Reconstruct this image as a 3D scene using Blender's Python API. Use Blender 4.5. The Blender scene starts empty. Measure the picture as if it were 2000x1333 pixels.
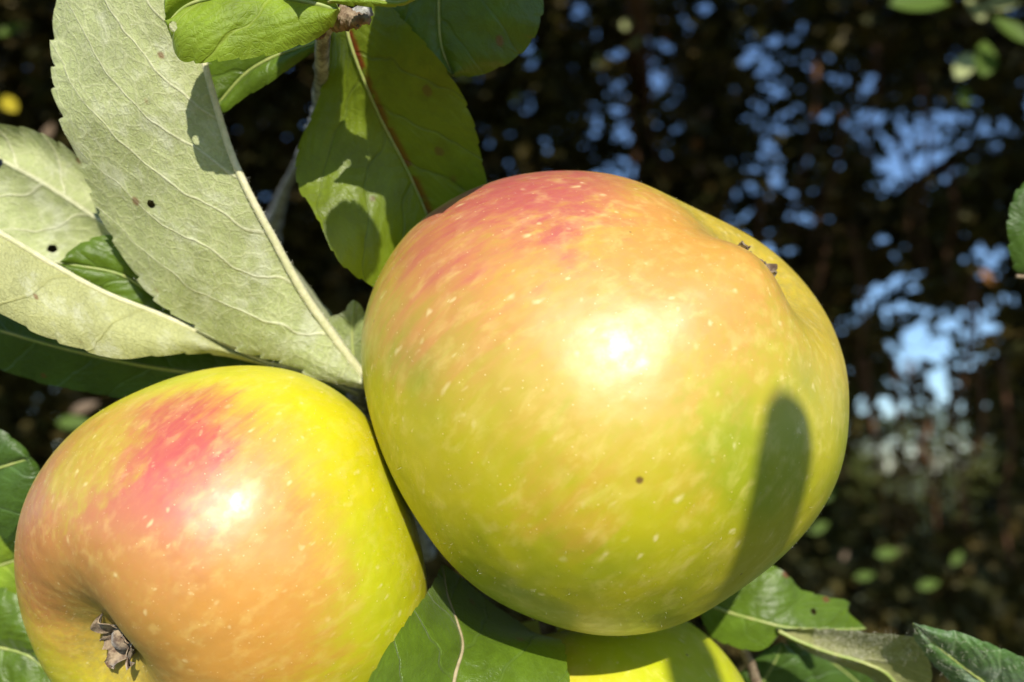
import bpy, math, random
import numpy as np
from mathutils import Vector, Matrix

random.seed(7); rng = np.random.default_rng(11)
scene = bpy.context.scene
COL = scene.collection
rad = math.radians

# ---------------------------------------------------------------- camera
PITCH = rad(8.0)
CAM = np.array([0.0, 0.0, 1.6])
RT = np.array([1.0, 0.0, 0.0])
FW = np.array([0.0, math.cos(PITCH), math.sin(PITCH)])
UP = np.array([0.0, -math.sin(PITCH), math.cos(PITCH)])
FPX = 1000.0 / math.tan(rad(30.0))
cd = bpy.data.cameras.new('camera'); cam = bpy.data.objects.new('camera', cd); COL.objects.link(cam)
cam.location = CAM; cam.rotation_euler = (rad(90.0) + PITCH, 0, 0)
cd.sensor_width = 36.0; cd.angle = rad(60.0); cd.clip_start = 0.002; cd.clip_end = 500.0
cd.dof.use_dof = True; cd.dof.focus_distance = 0.124; cd.dof.aperture_fstop = 17.0
cd.dof.aperture_ratio = 0.85
scene.camera = cam

# ---------------------------------------------------------------- light
S_CAM = np.array([0.13, 0.60, 0.79])            # towards the sun: right, up, behind the camera
SUN = S_CAM[0] * RT + S_CAM[1] * UP - S_CAM[2] * FW
SUN = SUN / np.linalg.norm(SUN)
world = bpy.data.worlds.new("World"); scene.world = world; world.use_nodes = True
wn = world.node_tree; wn.nodes.clear()
sky = wn.nodes.new('ShaderNodeTexSky'); sky.sky_type = 'NISHITA'; sky.sun_disc = False
sky.sun_elevation = math.asin(SUN[2]); sky.sun_rotation = math.atan2(SUN[0], SUN[1])
sky.altitude = 900; sky.air_density = 1.0; sky.dust_density = 0.2; sky.ozone_density = 4.5
bg = wn.nodes.new('ShaderNodeBackground'); bg.inputs[1].default_value = 0.11
wo = wn.nodes.new('ShaderNodeOutputWorld')
wn.links.new(sky.outputs[0], bg.inputs[0]); wn.links.new(bg.outputs[0], wo.inputs[0])
sl = bpy.data.lights.new('sun', 'SUN'); sl.energy = 4.6; sl.angle = rad(0.55); sl.color = (1.0, 0.94, 0.82)
so = bpy.data.objects.new('sun', sl); COL.objects.link(so)
so.rotation_euler = Vector(SUN).to_track_quat('Z', 'Y').to_euler(); so.location = (0, -3, 6)
scene.view_settings.view_transform = 'Standard'; scene.view_settings.look = 'None'
scene.view_settings.gamma = 1.0; scene.view_settings.use_curve_mapping = False
scene.view_settings.exposure = 0.45
scene.cycles.max_bounces = 8; scene.cycles.transparent_max_bounces = 8
scene.cycles.sample_clamp_indirect = 6.0

# ---------------------------------------------------------------- helpers
def P(px, py, d):
    """photo pixel + distance in mm -> camera-frame metres (right, up, depth)"""
    d = d * 0.001
    return np.array([(px - 1000.0) / FPX * d, (666.5 - py) / FPX * d, d])

def W(p):
    p = np.asarray(p, float)
    return CAM + p[..., 0:1] * RT + p[..., 1:2] * UP + p[..., 2:3] * FW

def project(p):
    return 1000.0 + FPX * p[..., 0] / p[..., 2], 666.5 - FPX * p[..., 1] / p[..., 2]

def catmull(pts, n):
    pts = np.array(pts, float)
    if len(pts) == 2:
        t = np.linspace(0, 1, n)[:, None]
        return pts[0] * (1 - t) + pts[1] * t
    ext = np.vstack([2 * pts[0] - pts[1], pts, 2 * pts[-1] - pts[-2]])
    out = []
    for i in range(len(pts) - 1):
        p0, p1, p2, p3 = ext[i:i + 4]
        t = np.linspace(0, 1, 40, endpoint=False)[:, None]
        out.append(0.5 * ((2 * p1) + (-p0 + p2) * t + (2 * p0 - 5 * p1 + 4 * p2 - p3) * t ** 2
                          + (-p0 + 3 * p1 - 3 * p2 + p3) * t ** 3))
    out = np.vstack(out + [pts[-1:]])
    s = np.r_[0, np.cumsum(np.linalg.norm(np.diff(out, axis=0), axis=1))]
    q = np.linspace(0, s[-1], n)
    return np.stack([np.interp(q, s, out[:, k]) for k in range(out.shape[1])], 1)

def mesh_from(name, v, f, mat=None, smooth=True, uv=None):
    me = bpy.data.meshes.new(name)
    v = np.asarray(v, np.float32); f = np.asarray(f, np.int32)
    n = f.shape[1]
    me.vertices.add(len(v)); me.vertices.foreach_set('co', v.ravel())
    me.loops.add(f.size); me.loops.foreach_set('vertex_index', f.ravel())
    me.polygons.add(len(f)); me.polygons.foreach_set('loop_start', np.arange(0, f.size, n, dtype=np.int32))
    if uv is not None:
        l = me.uv_layers.new(name='UVMap'); l.data.foreach_set('uv', np.asarray(uv, np.float32)[f.ravel()].ravel())
    me.update(calc_edges=True); me.validate()
    me.polygons.foreach_set('use_smooth', np.full(len(me.polygons), smooth))
    if mat: me.materials.append(mat)
    return me

def empty(name, loc, label=None, cat=None, group=None, rot=None):
    o = bpy.data.objects.new(name, None); COL.objects.link(o); o.location = loc
    o.empty_display_size = 0.01
    if rot is not None: o.rotation_euler = rot
    if label: o['label'] = label
    if cat: o['category'] = cat
    if group: o['group'] = group
    return o

def world_pos(o):
    p = np.array(o.location)
    while o.parent:
        o = o.parent; p = p + np.array(o.location)
    return p

def part(name, v_world, f, mat, parent=None, origin=None, smooth=True, uv=None, label=None):
    v_world = np.asarray(v_world, float)
    org = v_world.mean(0) if origin is None else np.asarray(origin, float)
    o = bpy.data.objects.new(name, mesh_from(name, v_world - org, f, mat, smooth, uv)); COL.objects.link(o)
    if parent is not None:
        o.parent = parent; o.location = org - world_pos(parent)
    else:
        o.location = org
    if label: o['label'] = label
    return o

def tube(pts, r, n=10, lump=0.0, seed=0, cap=True):
    """tube through pts (k,3) with radii r (k,); returns verts, quads"""
    pts = np.asarray(pts, float); k = len(pts); r = np.asarray(r, float)
    t = np.gradient(pts, axis=0); t /= np.linalg.norm(t, axis=1)[:, None] + 1e-12
    a = np.array([0.31, 0.2, 0.93]); vs = []
    rg = np.random.default_rng(seed)
    ph = rg.uniform(0, 6.28, 12); fr = rg.uniform(0.3, 2.2, 12); ks = rg.integers(1, 6, 12)
    th = np.linspace(0, 2 * np.pi, n, endpoint=False)
    for i in range(k):
        u = a - t[i] * a.dot(t[i]); u /= np.linalg.norm(u); w = np.cross(t[i], u); a = u
        m = 1.0
        if lump:
            m = 1 + lump * sum(np.sin(ks[j] * th + fr[j] * i + ph[j]) for j in range(12)) / 4.0 + lump * rg.normal(0, .35, n)
        rr = r[i] * m * np.ones(n)
        vs.append(pts[i] + rr[:, None] * (np.cos(th)[:, None] * u + np.sin(th)[:, None] * w))
    v = np.vstack(vs + [pts[:1], pts[-1:]])
    f = []
    for i in range(k - 1):
        for j in range(n):
            j2 = (j + 1) % n
            f.append((i * n + j, i * n + j2, (i + 1) * n + j2, (i + 1) * n + j))
    c0, c1 = k * n, k * n + 1
    if cap:
        for j in range(0, n, 2):
            f.append((c0, (j + 2) % n, (j + 1) % n, j))
            f.append((c1, (k - 1) * n + j, (k - 1) * n + (j + 1) % n, (k - 1) * n + (j + 2) % n))
    return v, np.array(f)

# ---------------------------------------------------------------- materials
class NT:
    def __init__(s, name):
        s.m = bpy.data.materials.new(name); s.m.use_nodes = True
        s.t = s.m.node_tree; s.t.nodes.clear()
        s.out = s.t.nodes.new('ShaderNodeOutputMaterial')
    def n(s, typ, **kw):
        x = s.t.nodes.new(typ)
        for k, v in kw.items(): setattr(x, k, v)
        return x
    def link(s, a, b): s.t.links.new(a, b)
    def val(s, sock, v):
        if hasattr(v, 'default_value') or isinstance(v, bpy.types.NodeSocket): s.link(v, sock)
        elif isinstance(v, (tuple, list)) and len(v) == 3 and sock.type == 'RGBA': sock.default_value = (*v, 1)
        else: sock.default_value = v
    def math(s, op, a, b=None, c=None):
        x = s.n('ShaderNodeMath', operation=op)
        for i, v in enumerate((a, b, c)):
            if v is not None: s.val(x.inputs[i], v)
        return x.outputs[0]
    def vmath(s, op, a, b=None):
        x = s.n('ShaderNodeVectorMath', operation=op); s.val(x.inputs[0], a)
        if b is not None: s.val(x.inputs[1], b)
        return x.outputs['Value'] if op in ('DOT_PRODUCT', 'LENGTH', 'DISTANCE') else x.outputs[0]
    def mix(s, f, a, b, blend='MIX'):
        x = s.n('ShaderNodeMix', data_type='RGBA', blend_type=blend)
        s.val(x.inputs[0], f); s.val(x.inputs[6], a); s.val(x.inputs[7], b)
        return x.outputs[2]
    def mixf(s, f, a, b):
        x = s.n('ShaderNodeMix', data_type='FLOAT')
        s.val(x.inputs[0], f); s.val(x.inputs[2], a); s.val(x.inputs[3], b)
        return x.outputs[0]
    def ramp(s, v, lo, hi, a=0.0, b=1.0, smooth=True):
        x = s.n('ShaderNodeMapRange', interpolation_type='SMOOTHSTEP' if smooth else 'LINEAR')
        s.val(x.inputs[0], v); s.val(x.inputs[1], lo); s.val(x.inputs[2], hi); s.val(x.inputs[3], a); s.val(x.inputs[4], b)
        return x.outputs[0]
    def noise(s, vec, scale, detail=3, rough=.55, dist=0.0):
        x = s.n('ShaderNodeTexNoise'); s.link(vec, x.inputs['Vector'])
        x.inputs['Scale'].default_value = scale; x.inputs['Detail'].default_value = detail
        x.inputs['Roughness'].default_value = rough; x.inputs['Distortion'].default_value = dist
        return x.outputs[0]
    def voro(s, vec, scale, feature='F1', rnd=1.0):
        x = s.n('ShaderNodeTexVoronoi', feature=feature); s.link(vec, x.inputs['Vector'])
        x.inputs['Scale'].default_value = scale; x.inputs['Randomness'].default_value = rnd
        return x
    def bump(s, h, strength, dist, normal=None):
        x = s.n('ShaderNodeBump'); s.val(x.inputs['Height'], h)
        x.inputs['Strength'].default_value = strength; x.inputs['Distance'].default_value = dist
        if normal is not None: s.link(normal, x.inputs['Normal'])
        return x.outputs[0]
    def principled(s, **kw):
        x = s.n('ShaderNodeBsdfPrincipled')
        for k, v in kw.items(): s.val(x.inputs[k.replace('_', ' ')], v)
        return x

def leaf_material(name, top, under, vtop, vunder, trans=(.30, .42, .03), tw=.35, rough=.42, urough=.6, sp=.95,
                  spots=0.0, haze=0.0, redvein=False, netv=1.0, gloss=.5, downy=1.0):
    """UV = (along, across) in cm; lateral veins, net veins, two faces"""
    m = NT(name)
    uv = m.n('ShaderNodeUVMap', uv_map='UVMap').outputs[0]
    sep = m.n('ShaderNodeSeparateXYZ'); m.link(uv, sep.inputs[0])
    U, V = sep.outputs[0], sep.outputs[1]
    A = m.math('ABSOLUTE', V)
    side = m.math('MULTIPLY', m.math('GREATER_THAN', V, 0.0), sp * .42)
    warp = m.math('MULTIPLY', m.math('SUBTRACT', m.noise(uv, 1.1, 2), .5), .55)
    q = m.math('SUBTRACT', U, m.math('MULTIPLY', A, .82))
    q = m.math('ADD', m.math('SUBTRACT', q, m.math('MULTIPLY', m.math('MULTIPLY', A, A), .10)), warp)
    q = m.math('ADD', q, side)
    d = m.math('PINGPONG', q, sp * .5)                    # 0 on a lateral vein
    wv = m.math('MAXIMUM', m.math('SUBTRACT', .050, m.math('MULTIPLY', A, .016)), .014)
    lat = m.math('SUBTRACT', 1.0, m.ramp(m.math('DIVIDE', d, wv), .25, 1.2))
    nz = m.n('ShaderNodeTexNoise'); m.link(uv, nz.inputs['Vector']); nz.inputs['Scale'].default_value = 2.5
    sc = m.vmath('SCALE', nz.outputs[1]); [x for x in m.t.nodes if x.type == 'VECT_MATH'][-1].inputs['Scale'].default_value = .25
    wuv = m.vmath('ADD', uv, sc)
    n1 = m.math('SUBTRACT', 1.0, m.ramp(m.voro(wuv, 3.6, 'DISTANCE_TO_EDGE').outputs[0], .0, .10))
    n2 = m.math('SUBTRACT', 1.0, m.ramp(m.voro(wuv, 12.0, 'DISTANCE_TO_EDGE').outputs[0], .0, .13))
    mid = m.math('SUBTRACT', 1.0, m.ramp(A, .02, .07))
    net = m.math('MAXIMUM', m.math('MULTIPLY', n1, .40), m.math('MULTIPLY', n2, .30))
    vein = m.math('MAXIMUM', m.math('MAXIMUM', lat, mid), m.math('MULTIPLY', net, netv))
    back = m.n('ShaderNodeNewGeometry').outputs['Backfacing']
    mott = m.noise(uv, 1.6, 4, .6); fine = m.noise(uv, 14.0, 3, .6)
    tv = m.ramp(m.math('ADD', m.math('MULTIPLY', mott, .75), m.math('MULTIPLY', fine, .25)), .3, .7, .62, 1.35, False)
    cb = m.n('ShaderNodeCombineXYZ')
    for i in range(3): m.link(tv, cb.inputs[i])
    tc = m.mix(1.0, m.mix(m.math('MULTIPLY', vein, .55), top, vtop), cb.outputs[0], 'MULTIPLY')
    uvv = m.ramp(mott, .3, .7, .82, 1.15, False)
    cb2 = m.n('ShaderNodeCombineXYZ')
    for i in range(3): m.link(uvv, cb2.inputs[i])
    uc = m.mix(1.0, m.mix(m.math('MULTIPLY', vein, .62), under, vunder), cb2.outputs[0], 'MULTIPLY')
    uc = m.mix(m.math('MULTIPLY', m.math('MULTIPLY', n2, m.ramp(fine, .35, .6)), .42), uc, tuple(x * .42 for x in under))
    uc = m.mix(m.math('MULTIPLY', m.ramp(m.noise(uv, 1.2, 5, .7), .50, .66), .42 * downy), uc, (.76, .77, .60))
    if haze:    # downy white bloom in patches
        tc = m.mix(m.math('MULTIPLY', m.ramp(m.noise(uv, .9, 4, .7), .45, .75), haze), tc, (.42, .50, .44))
    if redvein:
        rv = m.math('MULTIPLY', m.math('SUBTRACT', 1.0, m.ramp(A, .08, .17)), m.ramp(m.noise(uv, 2.4, 2), .38, .46))
        rv = m.math('MULTIPLY', rv, m.math('GREATER_THAN', V, .0))
        tc = m.mix(rv, tc, (.20, .012, .006))
    if spots:
        sv = m.voro(uv, 1.15).outputs[0]
        sm = m.math('SUBTRACT', 1.0, m.ramp(m.math('ADD', sv, m.math('MULTIPLY', fine, .06)), .06 + .05 * spots, .10 + .05 * spots))
        tc = m.mix(sm, tc, (.16, .07, .022)); uc = m.mix(m.math('MULTIPLY', sm, .8), uc, (.22, .10, .04))
    col = m.mix(back, tc, uc)
    ht = m.math('ADD', m.math('MULTIPLY', vein, -.5), m.math('MULTIPLY', m.noise(uv, 18.0, 3, .7), .45))
    hu = m.math('ADD', m.math('MULTIPLY', vein, -.6), m.math('MULTIPLY', m.noise(uv, 26.0, 4, .75), .9))
    h = m.mixf(back, ht, hu)
    nrm = m.bump(h, .8, .00030)
    p = m.principled(Base_Color=col, Roughness=m.mixf(back, rough, urough), Normal=nrm)
    p.inputs['Specular IOR Level'].default_value = gloss
    p.inputs['Sheen Weight'].default_value = .12 if not haze else .3
    p.inputs['Sheen Roughness'].default_value = .4
    t = m.n('ShaderNodeBsdfTranslucent'); m.val(t.inputs[0], m.mix(m.math('MULTIPLY', vein, .5), trans, (.10, .13, .012))); m.link(nrm, t.inputs[1])
    ms = m.n('ShaderNodeMixShader'); ms.inputs[0].default_value = tw
    m.link(p.outputs[0], ms.inputs[1]); m.link(t.outputs[0], ms.inputs[2]); m.link(ms.outputs[0], m.out.inputs[0])
    return m.m

def plain(name, c1, c2, scale, rough=.7, bump=.0, dist=.001, obj=True, sheen=0.0):
    m = NT(name); tc = m.n('ShaderNodeTexCoord').outputs['Object']
    n = m.noise(tc, scale, 5, .65)
    p = m.principled(Base_Color=m.mix(m.ramp(n, .35, .65), c1, c2), Roughness=rough)
    if bump: m.link(m.bump(m.noise(tc, scale * 2.2, 5, .7), bump, dist), p.inputs['Normal'])
    p.inputs['Sheen Weight'].default_value = sheen
    m.link(p.outputs[0], m.out.inputs[0]); return m.m

M_PALE = leaf_material('leaf_pale_underside', (.10, .17, .02), (.45, .50, .21), (.17, .24, .05), (.80, .78, .52), trans=(.26, .34, .05), tw=.22, urough=.46, spots=.3)
M_PALE2 = leaf_material('leaf_folded_underside', (.07, .13, .02), (.50, .51, .22), (.14, .2, .05), (.42, .42, .15), trans=(.24, .30, .04), tw=.2, urough=.5, spots=.2, sp=1.3)
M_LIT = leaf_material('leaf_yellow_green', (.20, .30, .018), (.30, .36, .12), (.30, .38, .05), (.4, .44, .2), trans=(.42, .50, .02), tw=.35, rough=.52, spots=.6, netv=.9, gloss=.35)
M_GREEN = leaf_material('leaf_green', (.10, .17, .011), (.24, .30, .10), (.13, .21, .03), (.34, .40, .18), trans=(.26, .38, .015), tw=.33, rough=.38, spots=.5, netv=.55)
M_HURT = leaf_material('leaf_green_red_rib', (.19, .26, .013), (.24, .30, .10), (.2, .27, .04), (.34, .40, .18), trans=(.42, .48, .015), tw=.5, rough=.36, spots=.9, redvein=True, netv=.5)
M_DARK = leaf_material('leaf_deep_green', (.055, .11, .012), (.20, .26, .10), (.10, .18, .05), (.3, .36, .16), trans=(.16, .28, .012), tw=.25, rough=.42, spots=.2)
M_DOWN = leaf_material('leaf_downy_green', (.065, .145, .030), (.36, .38, .20), (.17, .26, .10), (.46, .46, .28), trans=(.2, .34, .03), tw=.2, rough=.48, haze=.55, netv=1.0)
M_FUZZ = leaf_material('leaf_felted_underside', (.08, .15, .02), (.30, .31, .11), (.15, .2, .05), (.42, .40, .20), trans=(.20, .26, .03), tw=.2, urough=.7)
M_RIB = plain('leaf_rib_cream', (.66, .62, .40), (.52, .52, .28), 900, .55, .3, .0002, sheen=.3)
M_RIBB = plain('leaf_rib_beige', (.30, .24, .13), (.42, .34, .20), 600, .6, .3, .0002)
M_RIBG = plain('leaf_rib_green', (.24, .32, .07), (.34, .36, .12), 700, .45, .2, .0002)
M_TWIG = plain('twig_grey_bark', (.15, .145, .13), (.48, .48, .46), 420, .85, .9, .0006)
M_TWIGB = plain('twig_brown_bark', (.13, .075, .04), (.34, .26, .17), 500, .85, .9, .0006)
M_BARK = plain('trunk_bark', (.10, .045, .02), (.17, .08, .04), 26, .9, .8, .01)
M_SEPAL = plain('dry_sepal', (.10, .055, .03), (.36, .27, .17), 700, .85, .8, .0003, sheen=.3)
M_HAIR = plain('fine_down', (.70, .68, .52), (.75, .72, .6), 10, .6)

def far_leaf_material(name, a, b, trans, tw=.3, rough=.6, spec=.3):
    m = NT(name)
    g = m.n('ShaderNodeAttribute', attribute_name='tint').outputs['Fac']
    tc = m.n('ShaderNodeTexCoord').outputs['Object']
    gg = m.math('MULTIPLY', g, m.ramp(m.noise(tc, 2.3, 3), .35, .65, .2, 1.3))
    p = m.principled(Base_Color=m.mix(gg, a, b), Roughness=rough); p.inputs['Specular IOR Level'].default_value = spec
    t = m.n('ShaderNodeBsdfTranslucent'); m.val(t.inputs[0], trans)
    ms = m.n('ShaderNodeMixShader'); ms.inputs[0].default_value = tw
    m.link(p.outputs[0], ms.inputs[1]); m.link(t.outputs[0], ms.inputs[2]); m.link(ms.outputs[0], m.out.inputs[0])
    return m.m
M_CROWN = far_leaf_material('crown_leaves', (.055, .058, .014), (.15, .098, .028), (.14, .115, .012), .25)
M_FAR = far_leaf_material('far_shrub_leaves', (.06, .075, .018), (.12, .122, .036), (.11, .12, .025), .3, .85, .1)

M_SGRN = far_leaf_material('inner_leaf_green', (.09, .15, .02), (.09, .15, .02), (.18, .28, .02), .35)
M_SPALE = far_leaf_material('inner_leaf_pale', (.30, .33, .14), (.30, .33, .14), (.22, .30, .05), .2)
M_SBRN = far_leaf_material('inner_leaf_pinkish', (.16, .11, .07), (.16, .11, .07), (.2, .12, .04), .2)
M_SYEL = far_leaf_material('inner_leaf_yellow', (.45, .36, .02), (.45, .36, .02), (.5, .4, .02), .3)
M_SORG = far_leaf_material('inner_leaf_orange', (.30, .13, .03), (.30, .13, .03), (.3, .12, .02), .3)

def apple_material(name, base, under, blobs, axis_russet=(.30, .24, .06), streak=(.5, .05, .03), lent=.6, R=.0375, coat=.52, rough=.41, mottle=.30):
    """object space: origin in the middle of the fruit, +Z through the calyx"""
    m = NT(name)
    tc = m.n('ShaderNodeTexCoord').outputs['Object']
    p0 = m.vmath('SCALE', tc); [x for x in m.t.nodes if x.type == 'VECT_MATH'][-1].inputs['Scale'].default_value = 1.0 / R
    nrm = m.vmath('NORMALIZE', p0)
    stretch = m.vmath('MULTIPLY', nrm, (1.0, 1.0, .13))
    big = m.noise(nrm, 1.7, 3, .5)
    med = m.noise(nrm, 5.0, 4, .6)
    st = m.noise(stretch, 15.0, 4, .62, .25)          # meridian streaks
    st2 = m.noise(stretch, 42.0, 2, .5, .2)
    col = m.mix(m.ramp(big, .38, .62), base, under)
    for d, lo, hi, c, k, sw in blobs:
        dt = m.vmath('DOT_PRODUCT', nrm, tuple(d))
        e = m.math('ADD', dt, m.math('MULTIPLY', m.math('SUBTRACT', st, .5), sw))
        e = m.math('ADD', e, m.math('MULTIPLY', m.math('SUBTRACT', med, .5), sw * .7))
        f = m.math('MULTIPLY', m.ramp(e, lo, hi), k)
        f = m.math('MULTIPLY', f, m.ramp(st2, .3, .62, .72, 1.0))
        col = m.mix(f, col, c)
    mo = m.math('MULTIPLY', m.ramp(m.noise(m.vmath('MULTIPLY', nrm, (1.0, 1.0, .6)), 17.0, 3, .55, .3), .44, .74), m.ramp(m.noise(nrm, 4.5, 3), .35, .6, .25, 1.0))
    col = m.mix(m.math('MULTIPLY', mo, mottle), col, (.76, .62, .20))
    # pale lenticels, drawn out along the meridians
    lv = m.vmath('MULTIPLY', nrm, (1.0, 1.0, .55))
    wob = m.n('ShaderNodeTexNoise'); m.link(nrm, wob.inputs['Vector']); wob.inputs['Scale'].default_value = 9
    ws = m.n('ShaderNodeVectorMath', operation='SCALE'); m.link(wob.outputs[1], ws.inputs[0]); ws.inputs['Scale'].default_value = .07
    lv = m.vmath('ADD', lv, ws.outputs[0])
    v = m.voro(lv, 19.0)
    sz = m.n('ShaderNodeSeparateColor'); m.link(v.outputs[1], sz.inputs[0])
    rsz = m.math('MULTIPLY', m.math('POWER', sz.outputs[0], 2.0), .20)
    l = m.math('SUBTRACT', 1.0, m.ramp(v.outputs[0], m.math('MULTIPLY', rsz, .35), m.math('ADD', rsz, .13)))
    l = m.math('MULTIPLY', l, m.ramp(sz.outputs[0], .1, .9, .15, .85))
    l = m.math('MULTIPLY', l, m.ramp(m.noise(nrm, 13.0, 3, .6), .35, .6, .25, 1.0))
    v2 = m.voro(nrm, 42.0); sz2 = m.n('ShaderNodeSeparateColor'); m.link(v2.outputs[1], sz2.inputs[0])
    l2 = m.math('MULTIPLY', m.math('SUBTRACT', 1.0, m.ramp(v2.outputs[0], .05, .16)), m.math('GREATER_THAN', sz2.outputs[1], .62))
    lf = m.math('MULTIPLY', m.math('MAXIMUM', l, m.math('MULTIPLY', l2, .9)), lent)
    col = m.mix(lf, col, (.84, .72, .36))
    # dark specks and russet near the eye
    v3 = m.voro(nrm, 7.5); s3 = m.n('ShaderNodeSeparateColor'); m.link(v3.outputs[1], s3.inputs[0])
    dk = m.math('MULTIPLY', m.math('SUBTRACT', 1.0, m.ramp(v3.outputs[0], .035, .07)), m.math('GREATER_THAN', s3.outputs[0], .86))
    col = m.mix(m.math('MULTIPLY', dk, .7), col, (.16, .09, .02))
    sx = m.n('ShaderNodeSeparateXYZ'); m.link(nrm, sx.inputs[0])
    ru = m.math('MULTIPLY', m.ramp(sx.outputs[2], .86, 1.0), m.ramp(m.noise(nrm, 26.0, 5, .75), .40, .68))
    col = m.mix(m.math('MULTIPLY', ru, .75), col, axis_russet)
    bh = m.math('ADD', m.math('MULTIPLY', m.noise(nrm, 34.0, 4, .6), .5), m.math('MULTIPLY', lf, .5))
    n = m.bump(bh, .16, .00025)
    n = m.bump(m.noise(nrm, 4.0, 2, .5), .3, .0018, n)
    p = m.principled(Base_Color=col, Roughness=m.ramp(m.noise(nrm, 20.0, 3, .6), .3, .7, rough - .05, rough + .08), Normal=n)
    p.inputs['Subsurface Weight'].default_value = .22; p.inputs['Subsurface Radius'].default_value = (1.0, .7, .2)
    p.inputs['Subsurface Scale'].default_value = .003
    p.inputs['Coat Weight'].default_value = coat; p.inputs['Coat Roughness'].default_value = .50; p.inputs['Coat IOR'].default_value = 1.45
    p.inputs['Specular IOR Level'].default_value = .6
    m.link(p.outputs[0], m.out.inputs[0]); return m.m

# ---------------------------------------------------------------- the setting
def ground():
    m = NT('meadow'); tc = m.n('ShaderNodeTexCoord').outputs['Object']
    c = m.mix(m.ramp(m.noise(tc, 1.3, 6, .7), .35, .65), (.07, .09, .025), (.17, .17, .06))
    c = m.mix(m.ramp(m.noise(tc, 30, 3, .7), .4, .7), c, (.05, .06, .02))
    p = m.principled(Base_Color=c, Roughness=.9); m.link(m.bump(m.noise(tc, 25, 4), .6, .05), p.inputs['Normal'])
    m.link(p.outputs[0], m.out.inputs[0])
    n = 60; g = np.linspace(-1, 1, n); g = np.sign(g) * np.abs(g) ** 2 * 220
    X, Y = np.meshgrid(g, g); Z = .08 * np.sin(X * .7) * np.cos(Y * .5 + 1) * (np.hypot(X, Y) < 40)
    v = np.stack([X, Y, Z], -1).reshape(-1, 3)
    i = np.arange(n * n).reshape(n, n)
    f = np.stack([i[:-1, :-1], i[:-1, 1:], i[1:, 1:], i[1:, :-1]], -1).reshape(-1, 4)
    o = part('ground', v, f, m.m, origin=(0, 0, 0)); o['kind'] = 'structure'
ground()

LEAFSHAPE = np.array([(0, 0, 0), (.32, -.24, .03), (.32, .24, .03), (.70, -.20, .02), (.70, .20, .02), (1, 0, -.04), (.5, 0, -.03)])
LEAFTRI = np.array([(0, 1, 6), (0, 6, 2), (1, 3, 6), (6, 4, 2), (3, 5, 6), (6, 5, 4)])
def leaf_cloud(name, centres, size, mat, parent, seed=0, kind='stuff', droop=.35, face=None):
    rg = np.random.default_rng(seed); n = len(centres)
    d = rg.normal(size=(n, 3)); d[:, 2] -= droop; d /= np.linalg.norm(d, axis=1)[:, None]
    w = rg.normal(size=(n, 3))
    if face is not None: w = np.cross(d, np.asarray(face) + .6 * rg.normal(size=(n, 3)))
    w -= d * (w * d).sum(1)[:, None]; w /= np.linalg.norm(w, axis=1)[:, None]
    u = np.cross(d, w); s = size * rg.uniform(.65, 1.25, n)
    L = LEAFSHAPE
    v = centres[:, None, :] + s[:, None, None] * (L[None, :, 0:1] * d[:, None] + 1.15 * L[None, :, 1:2] * w[:, None] + L[None, :, 2:3] * u[:, None])
    f = (LEAFTRI[None] + (np.arange(n) * 7)[:, None, None]).reshape(-1, 3)
    o = part(name, v.reshape(-1, 3), f, mat, parent, origin=centres.mean(0), smooth=False)
    a = o.data.attributes.new('tint', 'FLOAT', 'FACE'); a.data.foreach_set('value', np.repeat(rg.uniform(0, 1, n), 6).astype(np.float32))
    if kind: o['kind'] = kind
    return o

def limb(name, pts, r0, r1, mat, parent, n=12, lump=.12, k=40, seed=0, label=None):
    p = catmull(pts, k); r = np.linspace(r0, r1, k)
    v, f = tube(p, r, n, lump, seed)
    return part(name, v, f, mat, parent, origin=p[0], label=label)

def dirpt(px, py, y):
    """world point on the line of sight through a photo pixel at ground distance y"""
    d = (px - 1000) / FPX * RT + (666.5 - py) / FPX * UP + FW
    return CAM + d * (y / d[1])

# tree behind the fruit: trunk, limbs, dense outer foliage with gaps on the right
GAPS = [  # px, py, rx, ry, leaf layers left
    (1785, 305, 95, 70, .55), (1825, 690, 95, 110, .55), (1900, 640, 60, 50, .7), (1790, 790, 75, 45, .5), (1935, 500, 35, 40, .5),
    (1540, 110, 90, 70, 2.2), (1240, 190, 110, 110, 2.8), (1520, 205, 60, 60, 2.0), (1200, 335, 60, 20, 1.0), (1455, 440, 40, 40, 1.0),
    (1800, 905, 175, 105, .55), (1720, 590, 70, 60, 1.3), (1900, 250, 70, 60, 1.4), (1690, 190, 50, 60, 1.8), (1500, 340, 70, 50, 1.8)]
def layers(px, py):
    b = np.where(px > 930, 6.8, 10.0)
    b = np.where((px > 1150) & (py > 960), 6.5, b)
    b = np.where(px > 1975, 6.5, b); b = np.where(py < -30, 6.0, b)
    b = b + np.clip((480 - np.abs(px - 1370)) / 480, 0, 1) * .6 * (py < 350)
    for gx, gy, rx, ry, k in GAPS:
        q = np.sqrt(((px - gx) / rx) ** 2 + ((py - gy) / ry) ** 2)
        t = np.clip((q - .75) / .6, 0, 1)
        b = np.minimum(b, k + (b - k) * t) if k < 3 else b
    return b
tree = empty('apple_tree', (.80, 3.65, 0), 'shaded apple tree with brown trunk and blue sky showing through its leaves, behind the fruit', 'tree')
limb('trunk', [(.80, 3.65, -.05), (.78, 3.62, .8), (.80, 3.66, 1.5), (.76, 3.60, 2.1), (.86, 3.7, 3.4)], .14, .09, M_BARK, tree, 18, .10, 60)
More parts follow.
